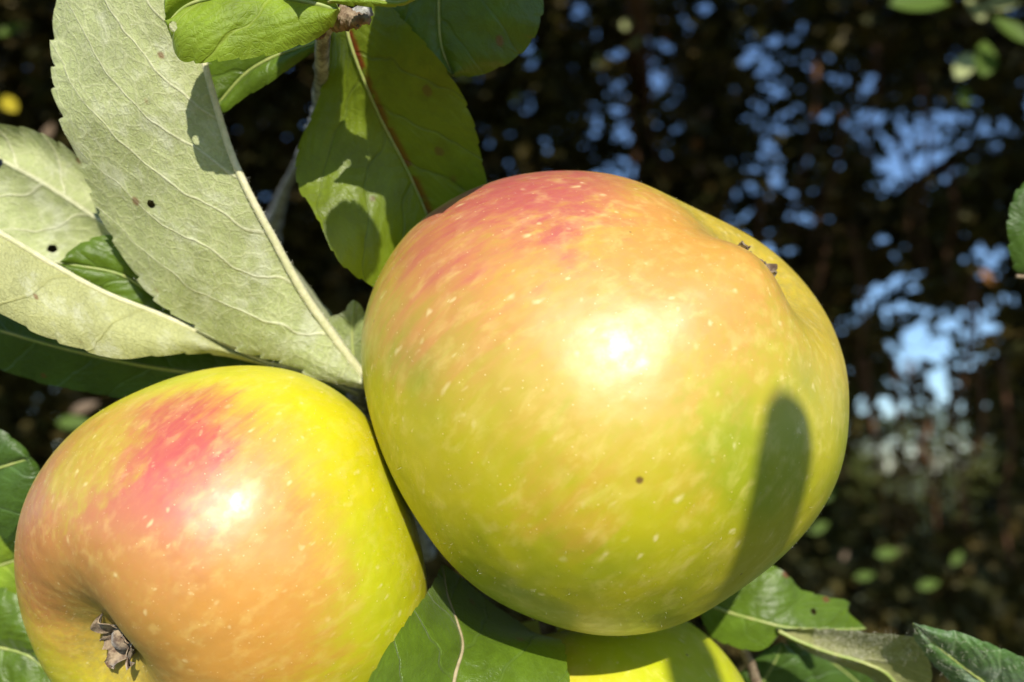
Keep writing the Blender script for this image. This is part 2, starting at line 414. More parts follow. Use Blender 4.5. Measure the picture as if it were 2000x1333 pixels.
for i, pts in enumerate([[(.78, 3.62, 1.3), (.3, 3.5, 1.75), (-.5, 3.5, 2.2), (-1.2, 3.4, 2.6)],
                         [(.79, 3.63, 1.9), (1.2, 3.6, 2.4), (1.9, 3.4, 2.9)],
                         [(.78, 3.6, 2.2), (.5, 3.2, 2.8), (.3, 2.0, 3.4)]]):
    limb('limb', pts, .06, .025, M_BARK, tree, 10, .12, 36, i)
N = 480000
px = rng.uniform(-1300, 3300, N); py = rng.uniform(-700, 1900, N); yy = rng.uniform(2.75, 3.35, N)
A_leaf = .066 ** 2 * .38 * .42                     # mean projected area of one leaf
cell = (4600 / FPX * 3.05) * (2600 / FPX * 3.05)
lay = layers(px, py); rim = (px < -60) | (px > 2060) | (py < -60) | (py > 1400)
# leaves bunch into sprays, so gaps come in groups
bunch = .75 + .5 * (np.sin(px * .031 + 1.3 * np.sin(py * .023)) * np.sin(py * .037 + 1.1 * np.sin(px * .019)))
keep = rng.uniform(0, 1, N) < lay * np.where(rim, .40, 1.0) * bunch * cell / A_leaf / N * 1.0
dd_ = ((px[keep] - 1000) / FPX)[:, None] * RT + ((666.5 - py[keep]) / FPX)[:, None] * UP + FW; c = CAM + dd_ * (yy[keep] / dd_[:, 1])[:, None]
c = c[c[:, 2] > .15]
print('crown leaves', keep.sum(), 'p', (4 * cell / A_leaf / N))
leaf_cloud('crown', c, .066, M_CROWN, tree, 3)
for k in range(16):       # thin hanging twigs inside the tree
    ax_ = rng.uniform(1120, 1960); ay = rng.uniform(-60, 760); yb = rng.uniform(2.3, 2.7); ln = rng.uniform(220, 420); sl_ = rng.uniform(-90, 90)
    limb('twig', [dirpt(ax_, ay, yb), dirpt(ax_ + sl_ * .4 + 12, ay + ln * .4, yb), dirpt(ax_ + sl_ * .6 - 8, ay + ln * .7, yb + .05), dirpt(ax_ + sl_, ay + ln, yb)], .008, .003, M_BARK, tree, 6, .1, 16, 50 + k)
for k, (a, b) in enumerate([(1690, 1730), (1745, 1760), (1800, 1785), (1850, 1880), (1905, 1895), (1775, 1830)]):
    limb('twig', [dirpt(a, 700, 2.5), dirpt(a + 14, 830, 2.5), dirpt(b - 8, 930, 2.5), dirpt(b, 1040, 2.55)], .009, .003, M_BARK, tree, 6, .1, 16, 80 + k)
# the sunny outer shell above the picture that keeps the inside dark
n = 22000
c = np.stack([rng.uniform(-3.2, 3.4, n), rng.uniform(.5, 1.5, n), np.zeros(n)], 1)
c[:, 2] = 2.02 + (c[:, 1] - .5) * .66 + rng.uniform(0, 1, n) ** 1.1 * 2.2
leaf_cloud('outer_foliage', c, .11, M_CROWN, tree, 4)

# single sunlit leaves inside the tree, out of focus
def single(px, py, y, size, ang, mat, tilt=.3):
    c = dirpt(px, py, y); a = rad(ang)
    d = math.cos(a) * RT + math.sin(a) * UP; n = -FW * (1 - tilt) + UP * tilt; n /= np.linalg.norm(n)
    d = d - n * d.dot(n); d /= np.linalg.norm(d); w = np.cross(n, d)
    U_, V_ = np.meshgrid(np.linspace(0, 1, 12), np.linspace(-1, 1, 7), indexing='ij')
    hw = .21 * np.sin(np.pi * U_ ** .8) ** .9
    v = c + size * ((U_ - .5)[..., None] * d + (V_ * hw)[..., None] * w + (.10 * np.abs(V_) * hw * 2 - .12 * U_ ** 2)[..., None] * n)
    i = np.arange(84).reshape(12, 7); f = np.stack([i[:-1, :-1], i[:-1, 1:], i[1:, 1:], i[1:, :-1]], -1).reshape(-1, 4)
    part('leaf', v.reshape(-1, 3), f, mat, tree, uv=np.stack([U_ * 5, V_ * hw * 5], -1).reshape(-1, 2))
for q in [(1800, 2, .62, .050, 10, 0), (1885, 125, .66, .036, 60, 1), (1925, 110, .75, .048, 75, 0), (1975, 55, .72, .040, 120, 0), (1905, 15, .8, .035, 100, 1), (1885, 185, .9, .030, 80, 0),
          (1960, 5, .8, .045, 20, 1), (1735, 1080, 1.4, .040, 10, 0), (1815, 1142, 1.5, .040, 15, 0),
          (1600, 1030, 1.5, .040, 30, 0), (1650, 1085, 1.6, .020, 60, 2), (1690, 1125, 1.7, .04, 10, 0), (1870, 1090, 1.8, .04, 50, 0), (15, 200, .75, .030, 130, 3), (25, 55, .9, .035, 40, 0),
          (95, 255, .8, .022, 90, 2), (145, 825, .9, .035, 0, 0), (165, 795, 1.0, .03, 30, 2), (1225, 45, 1.6, .045, 70, 1), (1245, 80, 1.6, .045, 60, 1), (1170, 115, 1.5, .035, 80, 1),
          (1300, 72, 1.6, .028, 90, 4), (1365, 330, 1.6, .036, 85, 2), (1380, 220, 1.8, .05, 65, 2), (1360, 280, 1.8, .04, 75, 4), (1900, 335, 1.7, .03, 50, 1), (1480, 120, 1.8, .03, 10, 1), (905, 150, 1.2, .03, 0, 1),
          (1930, 540, 1.5, .04, 110, 4), (480, 1050, 1.5, .04, 40, 0), (1010, 190, 1.7, .04, 60, 1), (1050, 110, 1.8, .04, 30, 0), (1620, 960, 1.9, .05, 60, 0)]:
    single(*q[:5], (M_SGRN, M_SPALE, M_SBRN, M_SYEL, M_SORG)[q[5]])

# ---------------------------------------------------------------- leaves of the branches
def leaf(parent, mid, left, right, mat, face='under', rib=None, ribr=(.55, .12), tooth=(4.2, .7), camber=0.0, quilt=.25,
         holes=(), nu=200, nv=28, label=None, seed=0, ribside=1, wave=0.0, down=0, fuzz=0, fuzzbox=None):
    m = catmull([P(*q) for q in mid], nu + 1); l = catmull([P(*q) for q in left], nu + 1); r = catmull([P(*q) for q in right], nu + 1)
    rg = np.random.default_rng(seed + 17)
    su = np.r_[0, np.cumsum(np.linalg.norm(np.diff(m, axis=0), axis=1))] * 100      # cm
    rows = []; uvs = []
    vv = np.linspace(-1, 1, 2 * nv + 1)
    out = np.zeros((nu + 1, 2 * nv + 1, 3)); UVc = np.zeros((nu + 1, 2 * nv + 1, 2))
    for sgn, e in ((-1, l), (1, r)):
        s = np.r_[0, np.cumsum(np.linalg.norm(np.diff(e, axis=0), axis=1))]
        dirv = e - m; wd = np.linalg.norm(dirv, axis=1); dn = dirv / (wd[:, None] + 1e-9)
        f = s / (tooth[0] * .001) + .3 * np.sin(s * 310 + seed); k = np.floor(f).astype(int); fr = f - k
        amp = rg.uniform(.55, 1.15, k.max() + 2)[k] * tooth[1] * .001
        saw = np.where(fr < .86, np.clip(fr, 0, 1) ** .42, (1 - fr) / .14 * .9)
        env = np.clip(s / s[-1] / .08, 0, 1) * np.clip((1 - s / s[-1]) / .03, 0, 1)
        tang = np.gradient(e, axis=0); tang /= np.linalg.norm(tang, axis=1)[:, None] + 1e-9
        off = (dn * 1.0 + tang * .5) * ((saw - .55) * amp * env)[:, None]
        ids = range(nv, -1, -1) if sgn < 0 else range(nv, 2 * nv + 1)
        for j in ids:
            a = abs(vv[j]); p = m + a * dirv + off * max(0, (a - .82) / .18) ** 1.3
            cm = camber * .001 * 4 * a * (1 - a)
            sv = a * wd * 100
            q = su - .82 * sv - .1 * sv * sv + (.40 if sgn > 0 else 0)
            h = (np.abs(np.sin(np.pi * q / .95)) ** .6 - .6) * quilt * .001 * np.clip(a * 4, 0, 1)
            h = h + .25 * quilt * .001 * np.sin(q * 19 + 3 * np.sin(sv * 7)) * np.sin(sv * 15 + 2 * np.sin(su * 5))
            h = h + wave * .001 * np.sin(su * 3.1 + seed + a * 2) * a ** 2
            p = p.copy(); p[:, 2] -= cm + (h if face == 'top' else -h * .8)
            out[:, j] = p; UVc[:, j, 0] = su; UVc[:, j, 1] = sgn * sv
    idx = np.arange((nu + 1) * (2 * nv + 1)).reshape(nu + 1, -1)
    f = np.stack([idx[:-1, :-1], idx[:-1, 1:], idx[1:, 1:], idx[1:, :-1]], -1).reshape(-1, 4)
    V = out.reshape(-1, 3)
    nn = np.cross(V[f[:, 1]] - V[f[:, 0]], V[f[:, 2]] - V[f[:, 0]]).sum(0)   # right-handed? camera frame is left-handed (depth forward)
    facing = nn[2] > 0        # in the (right, up, depth) frame a positive depth means facing the camera in world space
    if (face == 'top') != facing: f = f[:, ::-1]
    if holes:
        ctr = V[f].mean(1); hx, hy = project(ctr); vx, vy = project(V)
        for a, b, rr in holes:
            inn = np.hypot(hx - a, hy - b) < rr * 1.15
            edge = np.intersect1d(np.unique(f[inn]), np.unique(f[~inn]))
            an = np.arctan2(vy[edge] - b, vx[edge] - a); tr = rr * (1 + .15 * np.sin(2 * an + a) + .07 * np.sin(5 * an))
            dd = V[edge, 2]
            V[edge, 0] = (a + tr * np.cos(an) - 1000) / FPX * dd; V[edge, 1] = (666.5 - b - tr * np.sin(an)) / FPX * dd
            f = f[~inn]; hx = hx[~inn]; hy = hy[~inn]
    o = part('leaf', W(V), f, mat, parent, origin=W(m[:1])[0], uv=UVc.reshape(-1, 2), label=label)
    if fuzz:
        fx, fy = project(V); ok = np.arange(len(V))
        if fuzzbox: ok = ok[(fx > fuzzbox[0]) & (fx < fuzzbox[2]) & (fy > fuzzbox[1]) & (fy < fuzzbox[3])]
        i = rg.choice(ok, fuzz); d = rg.normal(size=(fuzz, 3)); d = d - FW * (1.6 if True else 0); d /= np.linalg.norm(d, axis=1)[:, None]
        hair_mesh(W(V[i]), d, rg.uniform(.3, 1.0, fuzz) * .0011, M_HAIR, o, seed, .000014)
    if rib is not None:
        k = 70; mm = catmull([P(*q) for q in mid], k); rr = np.linspace(ribr[0], ribr[1], k) * .001
        mm[:, 2] -= (.35 * rr if ribside > 0 else -.3 * rr)
        v, ff = tube(W(mm), rr, 8, .04, seed)
        part('midrib', v, ff, rib, o, origin=W(mm)[0])
        if down:
            hairs(W(mm), rr, down, M_HAIR, o, seed, .55)
    return o

def hairs(pts, r, n, mat, parent, seed, ln):
    rg = np.random.default_rng(seed + 5); k = len(pts)
    i = rg.integers(1, k - 1, n); t = pts[i] - pts[i - 1]; t /= np.linalg.norm(t, axis=1)[:, None]
    d = rg.normal(size=(n, 3)); d -= t * (d * t).sum(1)[:, None] * .7; d /= np.linalg.norm(d, axis=1)[:, None]
    a = pts[i] + rg.uniform(-.5, .5, n)[:, None] * (pts[i] - pts[i - 1]) + d * r[i][:, None] * .9
    hair_mesh(a, d, rg.uniform(.35, 1.0, n) * ln * .001, mat, parent, seed)

def hair_mesh(a, d, L, mat, parent, seed, w=.000016):
    rg = np.random.default_rng(seed + 6); n = len(a)
    bend = rg.normal(size=(n, 3)) * .35
    b = a + (d + bend * .3) * (L * .55)[:, None]; c = a + (d + bend) * L[:, None]
    s = np.cross(d, rg.normal(size=(n, 3))); s /= np.linalg.norm(s, axis=1)[:, None]; s *= w
    v = np.stack([a - s, a + s, b + s * .8, b - s * .8, c], 1).reshape(-1, 3)
    q = np.arange(n)[:, None] * 5
    f = np.concatenate([q + np.array([[0, 1, 2]]), q + np.array([[0, 2, 3]]), q + np.array([[3, 2, 4]])])
    o = part('down', v, f, mat, parent, smooth=False)
    o['kind'] = 'stuff'
    return o

def ctube(name, pts, r, mat, parent, n=12, lump=.08, k=60, seed=0, label=None):
    """tube along (px, py, mm) points with radii in mm"""
    p = catmull([P(*q) for q in pts], k); rr = np.interp(np.linspace(0, 1, k), np.linspace(0, 1, len(r)), r) * .001
    v, f = tube(W(p), rr, n, lump, seed)
    return part(name, v, f, mat, parent, origin=W(p)[0], label=label)

# --- the spur between the two big apples: pale undersides of leaves
spur = empty('fruiting_spur', W(P(715, 775, 165)), 'leafy apple spur with large pale grey green leaf undersides, between the two big apples', 'branch')
ctube('twig', [(690, 765, 160), (715, 790, 168), (740, 850, 180), (790, 960, 200), (830, 1080, 220)], [1.6, 1.9, 2.2, 2.6, 2.8], M_TWIG, spur, 14, .14, 60, 3)
ctube('petiole', [(640, 775, 156), (690, 790, 162), (725, 800, 170)], [.5, .55, .7], M_RIB, spur, 8, .04, 20, 4)
leaf(spur, [(712, 738, 152), (650, 655, 149), (590, 568, 146), (532, 462, 143), (488, 380, 141), (452, 300, 140), (424, 210, 139), (402, 130, 138), (386, 50, 137), (372, -30, 137), (362, -110, 137)],
     [(714, 762, 153), (640, 745, 151), (560, 712, 150), (480, 690, 150), (425, 665, 150), (360, 625, 150), (300, 580, 149), (225, 480, 147), (188, 410, 145), (150, 300, 142), (122, 230, 140), (102, 160, 139), (98, 90, 138), (104, 20, 137), (150, -60, 136), (240, -120, 136), (355, -130, 137)],
     [(716, 736, 153), (668, 640, 160), (618, 580, 163), (540, 470, 162), (488, 390, 162), (452, 310, 160), (424, 220, 158), (404, 140, 157), (392, 60, 156), (378, -30, 150), (364, -112, 138)],
     M_PALE, 'under', M_RIB, (.8, .42), (5.0, 1.1), 2.2, .34, wave=.9, holes=[(295, 399, 8)], nu=260, nv=44,
     label='large pale underside leaf with thick cream midrib and a small round hole', seed=1, down=1500, fuzz=2500)
leaf(spur, [(335, 560, 163), (255, 480, 161), (170, 415, 160), (70, 350, 159), (-30, 300, 158), (-120, 270, 158)],
     [(340, 560, 163), (270, 545, 162), (185, 535, 161), (120, 515, 160), (60, 500, 159), (-20, 470, 158), (-122, 275, 158)],
     [(330, 555, 163), (290, 440, 162), (215, 350, 161), (140, 296, 159), (95, 268, 158), (50, 250, 158), (0, 243, 157), (-70, 245, 157), (-122, 268, 158)],
     M_PALE, 'under', None, (.6, .3), (4.6, .6), -2, .34, holes=[(102, 486, 9), (-3, 320, 9)], label='pale underside leaf half hidden behind the largest leaf', seed=2)
leaf(spur, [(700, 772, 160), (600, 728, 158), (520, 708, 156), (430, 668, 153), (370, 640, 151), (300, 610, 149), (200, 570, 146), (100, 515, 143), (0, 455, 140), (-110, 390, 138)],
     [(700, 774, 160), (600, 735, 159), (520, 716, 158), (480, 706, 156), (430, 694, 153), (370, 691, 150), (300, 696, 147), (230, 701, 145), (150, 680, 142), (75, 652, 140), (0, 612, 138), (-110, 560, 136)],
     [(700, 770, 161), (600, 726, 166), (520, 710, 168), (430, 672, 168), (370, 646, 168), (300, 620, 168), (200, 590, 167), (100, 540, 165), (0, 500, 162), (-110, 420, 150)],
     M_PALE2, 'under', M_RIB, (.45, .5), (6.5, .55), 2.0, .10, label='smooth folded leaf showing its pale yellow green underside', seed=3, down=500)
leaf(spur, [(700, 790, 168), (560, 760, 166), (420, 735, 164), (280, 715, 161), (120, 680, 158), (-20, 640, 155), (-120, 610, 153)],
     [(700, 795, 168), (560, 800, 167), (420, 800, 166), (300, 785, 164), (230, 777, 163), (120, 757, 161), (60, 742, 160), (0, 722, 158), (-120, 680, 155)],
     [(700, 785, 168), (560, 700, 167), (420, 660, 166), (280, 640, 164), (120, 600, 161), (-20, 580, 158), (-120, 600, 154)],
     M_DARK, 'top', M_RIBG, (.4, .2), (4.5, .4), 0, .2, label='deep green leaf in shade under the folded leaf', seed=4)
leaf(spur, [(430, 680, 159.5), (350, 620, 157.5), (290, 570, 155.5), (230, 535, 153.5), (125, 515, 151.5)],
     [(430, 685, 159.5), (340, 680, 158.5), (260, 640, 156.5), (180, 580, 154.5), (120, 520, 151.5)],
     [(430, 675, 159.5), (400, 560, 158.5), (330, 480, 157.5), (260, 455, 155.5), (200, 462, 153.5), (158, 475, 152.5), (135, 495, 151.5), (122, 512, 151.5)],
     M_GREEN, 'top', M_RIBG, (.4, .2), (3.8, .6), 1, .4, label='deep green leaf showing between two pale ones', seed=5)
leaf(spur, [(700, 740, 154), (690, 690, 154), (688, 640, 154), (693, 588, 153)],
     [(695, 745, 154), (650, 690, 153), (636, 655, 153), (642, 622, 153), (668, 612, 153), (680, 596, 153), (691, 586, 153)],
     [(705, 740, 155), (730, 690, 155), (728, 650, 154), (715, 618, 154), (706, 600, 153), (695, 588, 153)],
     M_LIT, 'under', M_RIBG, (.3, .15), (3.0, .5), 0, .4, nu=80, nv=16, label='small crumpled bright green leaf beside the big apple', seed=6)

# --- upper twig with the hanging and lit leaves
upper = empty('upper_twig', W(P(650, 30, 128)), 'grey lichened twig with lit and shaded leaves hanging from it, above the big apple', 'branch')
ctube('twig', [(720, 20, 128), (680, 38, 130), (645, 45, 132), (630, 80, 137), (628, 150, 150), (618, 230, 180), (590, 300, 230), (545, 400, 300), (520, 520, 380), (560, 700, 460)],
      [1.0, 1.3, 1.3, 1.05, 1.3, 2.4, 4.5, 6.5, 8, 9], M_TWIG, upper, 18, .20, 110, 5)
ctube('spur_bud', [(640, 30, 131), (665, 36, 129), (690, 38, 128), (722, 40, 127)], [1.3, 1.9, 1.1, .5], M_TWIGB, upper, 14, .25, 40, 6)
for a, b in (((640, 45, 131), (615, 62, 128)), ((655, 25, 131), (660, 5, 127)), ((632, 52, 133), (618, 78, 131)), ((676, 40, 130), (700, 52, 127))):
    ctube('bud_scale', [a, ((a[0] + b[0]) / 2 + 3, (a[1] + b[1]) / 2, a[2]), b], [.8, .6, .1], M_TWIGB, upper, 8, .25, 14, int(a[0]))
leaf(upper, [(664, 22, 126), (600, 5, 126), (520, -8, 125), (440, -6, 124), (370, 10, 124), (328, 45, 124)],
     [(664, 24, 126), (645, 55, 126), (605, 78, 126), (560, 96, 125), (500, 113, 125), (430, 121, 124), (385, 124, 124), (360, 122, 124), (345, 106, 124), (333, 75, 124), (326, 48, 124)],
     [(662, 18, 126), (640, -60, 125), (560, -130, 124), (450, -150, 123), (360, -90, 123), (322, 0, 123), (328, 42, 124)],
     M_LIT, 'top', M_RIBG, (.4, .25), (4.0, .55), 1.2, .30, holes=[(338, 52, 9)], nu=220, nv=36, label='yellow green sunlit leaf across the top with a nibbled left edge', seed=7, wave=.5)
leaf(upper, [(640, 75, 146), (600, 90, 146), (540, 110, 146), (480, 145, 147), (425, 205, 148)],
     [(640, 80, 146), (620, 97, 146), (575, 128, 146), (530, 160, 146), (480, 190, 147), (440, 219, 147), (422, 212, 148)],
     [(640, 70, 146), (600, 40, 146), (530, 30, 146), (460, 70, 147), (400, 120, 148), (405, 180, 148), (424, 200, 148)],
     M_GREEN, 'top', M_RIBG, (.4, .2), (4.0, .3), .8, .15, nu=120, nv=24, label='narrow translucent green leaf behind the lit top leaf', seed=8)
leaf(upper, [(672, 30, 142), (686, 90, 143), (712, 160, 145), (745, 235, 148), (792, 325, 151), (836, 425, 154), (862, 500, 156), (875, 545, 157)],
     [(660, 25, 142), (648, 60, 145), (638, 130, 150), (618, 210, 151), (588, 272, 150), (577, 320, 148), (583, 368, 146), (612, 410, 144), (640, 470, 143), (672, 520, 144), (738, 564, 148), (800, 580, 152), (872, 550, 157)],
     [(690, 15, 141), (750, 5, 140), (800, 55, 139), (850, 110, 140), (895, 172, 142), (925, 240, 144), (938, 300, 147), (950, 360, 150), (950, 430, 154), (920, 500, 156), (878, 548, 157)],
     M_HURT, 'top', M_RIBG, (.30, .12), (4.2, .5), 0, .42, nu=240, nv=40, label='large folded green leaf with a red streak beside its rib', seed=9, wave=.6)
leaf(upper, [(872, -150, 140), (860, -60, 140), (857, 20, 141), (862, 90, 142), (885, 150, 143)],
     [(868, -150, 140), (790, -110, 142), (745, -20, 143), (760, 50, 143), (805, 105, 143), (850, 140, 143), (883, 151, 143)],
     [(876, -150, 140), (970, -120, 140), (1040, -60, 140), (1060, 0, 141), (1053, 50, 141), (1030, 92, 142), (985, 128, 142), (935, 147, 143), (888, 152, 143)],
     M_GREEN, 'top', M_RIBG, (.35, .15), (4.4, .6), 1.5, .25, label='broad rounded green leaf in shade above the big apple', seed=10)
leaf(upper, [(640, 4, 121), (700, -6, 121), (780, 5, 121), (840, -20, 122)],
     [(640, 6, 121), (690, 12, 121), (740, 14, 121), (790, 10, 121), (842, -18, 122)],
     [(640, 2, 121), (690, -60, 121), (760, -70, 121), (842, -22, 122)],
     M_LIT, 'top', M_RIBG, (.3, .15), (3.6, .3), .5, .3, nu=100, nv=16, label='thin lit leaf edge at the top of the photo', seed=11)
# leaves higher on the same twig, above the frame, that shade the hanging leaf
def sunpix(px, py, d, t, dx=0, dy=0, rx=120, ry=170, **kw):
    """a leaf at distance t (mm) towards the sun from a photo point"""
    c = P(px, py, d) + S_CAM * np.array([1, 1, -1]) * t * .001
    def q(a, b, dd=0):
        v = c + np.array([a, b, 0]) * .001; dep = (v[2] + dd * .001)
        return (1000 + FPX * v[0] / v[2], 666.5 - FPX * v[1] / v[2], dep * 1000)
    w, h = rx, ry
    leaf(upper, [q(0, h), q(1, h * .4), q(-1, -h * .3), q(0, -h)],
         [q(-1, h), q(-w * .8, h * .55), q(-w, 0), q(-w * .7, -h * .6), q(0, -h)],
         [q(1, h), q(w * .8, h * .6), q(w, .1 * h), q(w * .7, -h * .55), q(0, -h)], M_GREEN, 'top', M_RIBG, (.4, .15), (4, .5), 1, .3, nu=90, nv=14, **kw)
sunpix(885, 160, 142, 48, rx=14, ry=24, seed=21)
sunpix(608, 215, 150, 46, rx=5.4, ry=12.5, seed=22)
sunpix(960, 40, 141, 58, rx=15, ry=16, seed=23)
sunpix(850, 410, 150, 60, rx=8.5, ry=15, seed=24)
sunpix(690, 465, 145, 74, rx=4.6, ry=7.5, seed=26)

# --- leaves at the lower left edge
lowl = empty('lower_left_twig', W(P(-60, 1150, 175)), 'leafy twig at the left edge with one blue green and two bright green leaves', 'branch')
ctube('twig', [(-90, 700, 190), (-75, 900, 182), (-60, 1150, 175), (-70, 1420, 170)], [1.6, 1.7, 1.8, 2.0], M_TWIG, lowl, 12, .12, 50, 8)
leaf(lowl, [(-70, 930, 158), (-20, 920, 157), (30, 905, 156), (60, 895, 156)],
     [(-70, 935, 158), (-30, 1010, 158), (10, 1050, 158), (38, 1020, 157), (58, 985, 156), (77, 945, 156), (76, 915, 156), (62, 893, 156)],
     [(-70, 925, 158), (-50, 870, 157), (-10, 840, 156), (20, 852, 156), (45, 872, 156), (60, 892, 156)],
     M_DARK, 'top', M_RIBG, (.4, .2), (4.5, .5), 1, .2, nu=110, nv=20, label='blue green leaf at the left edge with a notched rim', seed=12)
leaf(lowl, [(-70, 1120, 168), (-20, 1110, 166), (30, 1095, 165), (60, 1080, 164)],
     [(-70, 1125, 168), (-20, 1190, 166), (40, 1190, 165), (70, 1130, 164), (62, 1082, 164)],
     [(-70, 1115, 168), (-20, 1040, 166), (20, 1030, 165), (50, 1050, 164), (60, 1078, 164)],
     M_LIT, 'top', M_RIBG, (.3, .2), (3.6, .5), 1, .5, nu=100, nv=18, label='small yellow green leaf beside the left apple', seed=13)
leaf(lowl, [(-80, 1260, 162), (0, 1265, 160), (70, 1290, 159), (140, 1370, 160)],
     [(-80, 1265, 162), (-40, 1380, 161), (40, 1440, 160), (140, 1376, 160)],
     [(-80, 1255, 162), (-50, 1170, 161), (10, 1150, 160), (60, 1190, 159), (110, 1260, 159), (142, 1364, 160)],
     M_GREEN, 'top', M_RIBG, (.4, .2), (4.2, .7), 2, .6, nu=150, nv=26, label='bright green leaf below, at the left edge', seed=14)

# --- leaves under the fruit, lower middle and right
shoot = empty('lower_shoot', W(P(1470, 1400, 185)), 'leafy shoot under the big apple, running to the lower right', 'branch')
ctube('twig', [(1452, 1268, 172), (1470, 1310, 176), (1490, 1370, 180), (1540, 1460, 190)], [.9, 1.1, 1.3, 1.5], M_TWIGB, shoot, 12, .10, 50, 9)
leaf(shoot, [(860, 1460, 122), (880, 1370, 126), (890, 1315, 129), (904, 1262, 133), (893, 1215, 137), (874, 1160, 142), (865, 1103, 146)],
     [(850, 1460, 120), (760, 1430, 112), (712, 1370, 113), (722, 1328, 115), (748, 1280, 118), (776, 1240, 122), (800, 1205, 126), (830, 1165, 133), (848, 1135, 140), (863, 1103, 146)],
     [(870, 1460, 122), (1000, 1470, 124), (1090, 1420, 127), (1112, 1350, 131), (1106, 1290, 135), (1096, 1252, 140), (1045, 1236, 148), (1000, 1205, 152), (950, 1170, 152), (905, 1130, 150), (867, 1103, 146)],
     M_GREEN, 'top', M_RIBB, (.40, .06), (3.6, .5), 0, .45, nu=240, nv=40, label='fresh green leaf in front of the gap between the apples', seed=15)
leaf(shoot, [(1360, 1170, 176), (1420, 1195, 173), (1480, 1212, 170), (1540, 1226, 169), (1620, 1230, 170), (1690, 1228, 172)],
     [(1360, 1174, 176), (1385, 1238, 172), (1420, 1258, 168), (1460, 1270, 165), (1488, 1270, 164), (1508, 1256, 165), (1520, 1240, 166), (1545, 1230, 168), (1620, 1236, 170), (1690, 1230, 172)],
     [(1360, 1166, 176), (1420, 1120, 175), (1480, 1085, 174), (1508, 1104, 173), (1542, 1126, 173), (1562, 1150, 174), (1610, 1165, 175), (1657, 1175, 176), (1656, 1195, 175), (1690, 1226, 172)],
     M_GREEN, 'top', M_RIBG, (.4, .15), (4.2, .5), 0, .35, nu=200, nv=34, holes=[(1589, 1195, 6)], label='folded green leaf, half lit and half shaded, touching the big apple', seed=16)
leaf(shoot, [(1520, 1232, 166), (1560, 1252, 165), (1620, 1275, 163), (1690, 1296, 161), (1740, 1325, 160), (1780, 1400, 161)],
     [(1520, 1234, 166), (1570, 1270, 168), (1640, 1300, 170), (1700, 1325, 170), (1740, 1370, 168), (1778, 1402, 162)],
     [(1520, 1230, 166), (1570, 1229, 164), (1640, 1231, 160), (1710, 1238, 156), (1770, 1242, 153), (1797, 1255, 152), (1812, 1285, 152), (1820, 1320, 154), (1800, 1370, 158), (1782, 1400, 161)],
     M_FUZZ, 'under', M_RIBG, (.4, .25), (4.0, .55), -1.5, .3, nu=180, nv=32, label='folded leaf showing its felted beige underside', seed=17, fuzz=3500, fuzzbox=(1590, 1228, 1800, 1290))
leaf(shoot, [(1783, 1218, 150), (1830, 1262, 150), (1890, 1310, 151), (1960, 1360, 152), (2060, 1430, 154)][::-1],
     [(1782, 1220, 150), (1790, 1252, 151), (1815, 1290, 153), (1850, 1325, 155), (1900, 1380, 156), (2050, 1450, 154)][::-1],
     [(1784, 1217, 150), (1820, 1226, 149), (1870, 1235, 148), (1910, 1248, 147), (1950, 1265, 147), (2000, 1285, 147), (2080, 1330, 148), (2070, 1428, 154)][::-1],
     M_DOWN, 'top', M_RIBG, (.4, .12), (3.8, .55), 1.2, .55, nu=200, nv=36, label='downy blue green leaf with its pointed tip towards the left, lower right corner', seed=18, fuzz=900)
leaf(shoot, [(1450, 1420, 184), (1480, 1350, 182), (1515, 1290, 180), (1528, 1254, 180)],
     [(1445, 1420, 184), (1430, 1350, 184), (1470, 1290, 182), (1526, 1254, 180)],
     [(1460, 1420, 184), (1560, 1400, 182), (1592, 1335, 181), (1572, 1300, 180), (1552, 1275, 180), (1530, 1255, 180)],
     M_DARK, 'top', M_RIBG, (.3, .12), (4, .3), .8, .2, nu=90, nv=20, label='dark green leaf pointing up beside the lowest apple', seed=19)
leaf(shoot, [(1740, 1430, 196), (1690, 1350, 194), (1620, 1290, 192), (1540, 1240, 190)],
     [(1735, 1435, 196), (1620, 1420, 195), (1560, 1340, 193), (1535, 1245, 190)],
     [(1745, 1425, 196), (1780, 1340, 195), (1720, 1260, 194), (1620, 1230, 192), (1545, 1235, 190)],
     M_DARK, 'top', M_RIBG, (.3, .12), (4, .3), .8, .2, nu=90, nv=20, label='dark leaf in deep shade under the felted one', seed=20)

# --- leaf at the right edge
rtw = empty('right_edge_twig', W(P(2120, 620, 170)), 'dark green scalloped leaf on its twig at the right edge of the photo', 'branch')
ctube('twig', [(1985, 540, 165), (2020, 545, 166), (2070, 570, 168), (2120, 620, 170), (2200, 760, 175)], [.4, .5, 1.2, 1.6, 1.9], M_TWIGB, rtw, 10, .08, 40, 10)
leaf(rtw, [(2020, 545, 166), (2025, 480, 164), (2020, 410, 163), (2010, 350, 163)],
     [(2018, 545, 166), (1985, 530, 165), (1972, 490, 164), (1968, 450, 163), (1972, 410, 163), (1985, 375, 163), (2008, 350, 163)],
     [(2022, 545, 166), (2060, 530, 165), (2090, 470, 164), (2080, 400, 163), (2012, 350, 163)],
     M_DARK, 'top', M_RIBG, (.35, .15), (3.4, .7), .8, .2, nu=110, nv=20, seed=25)

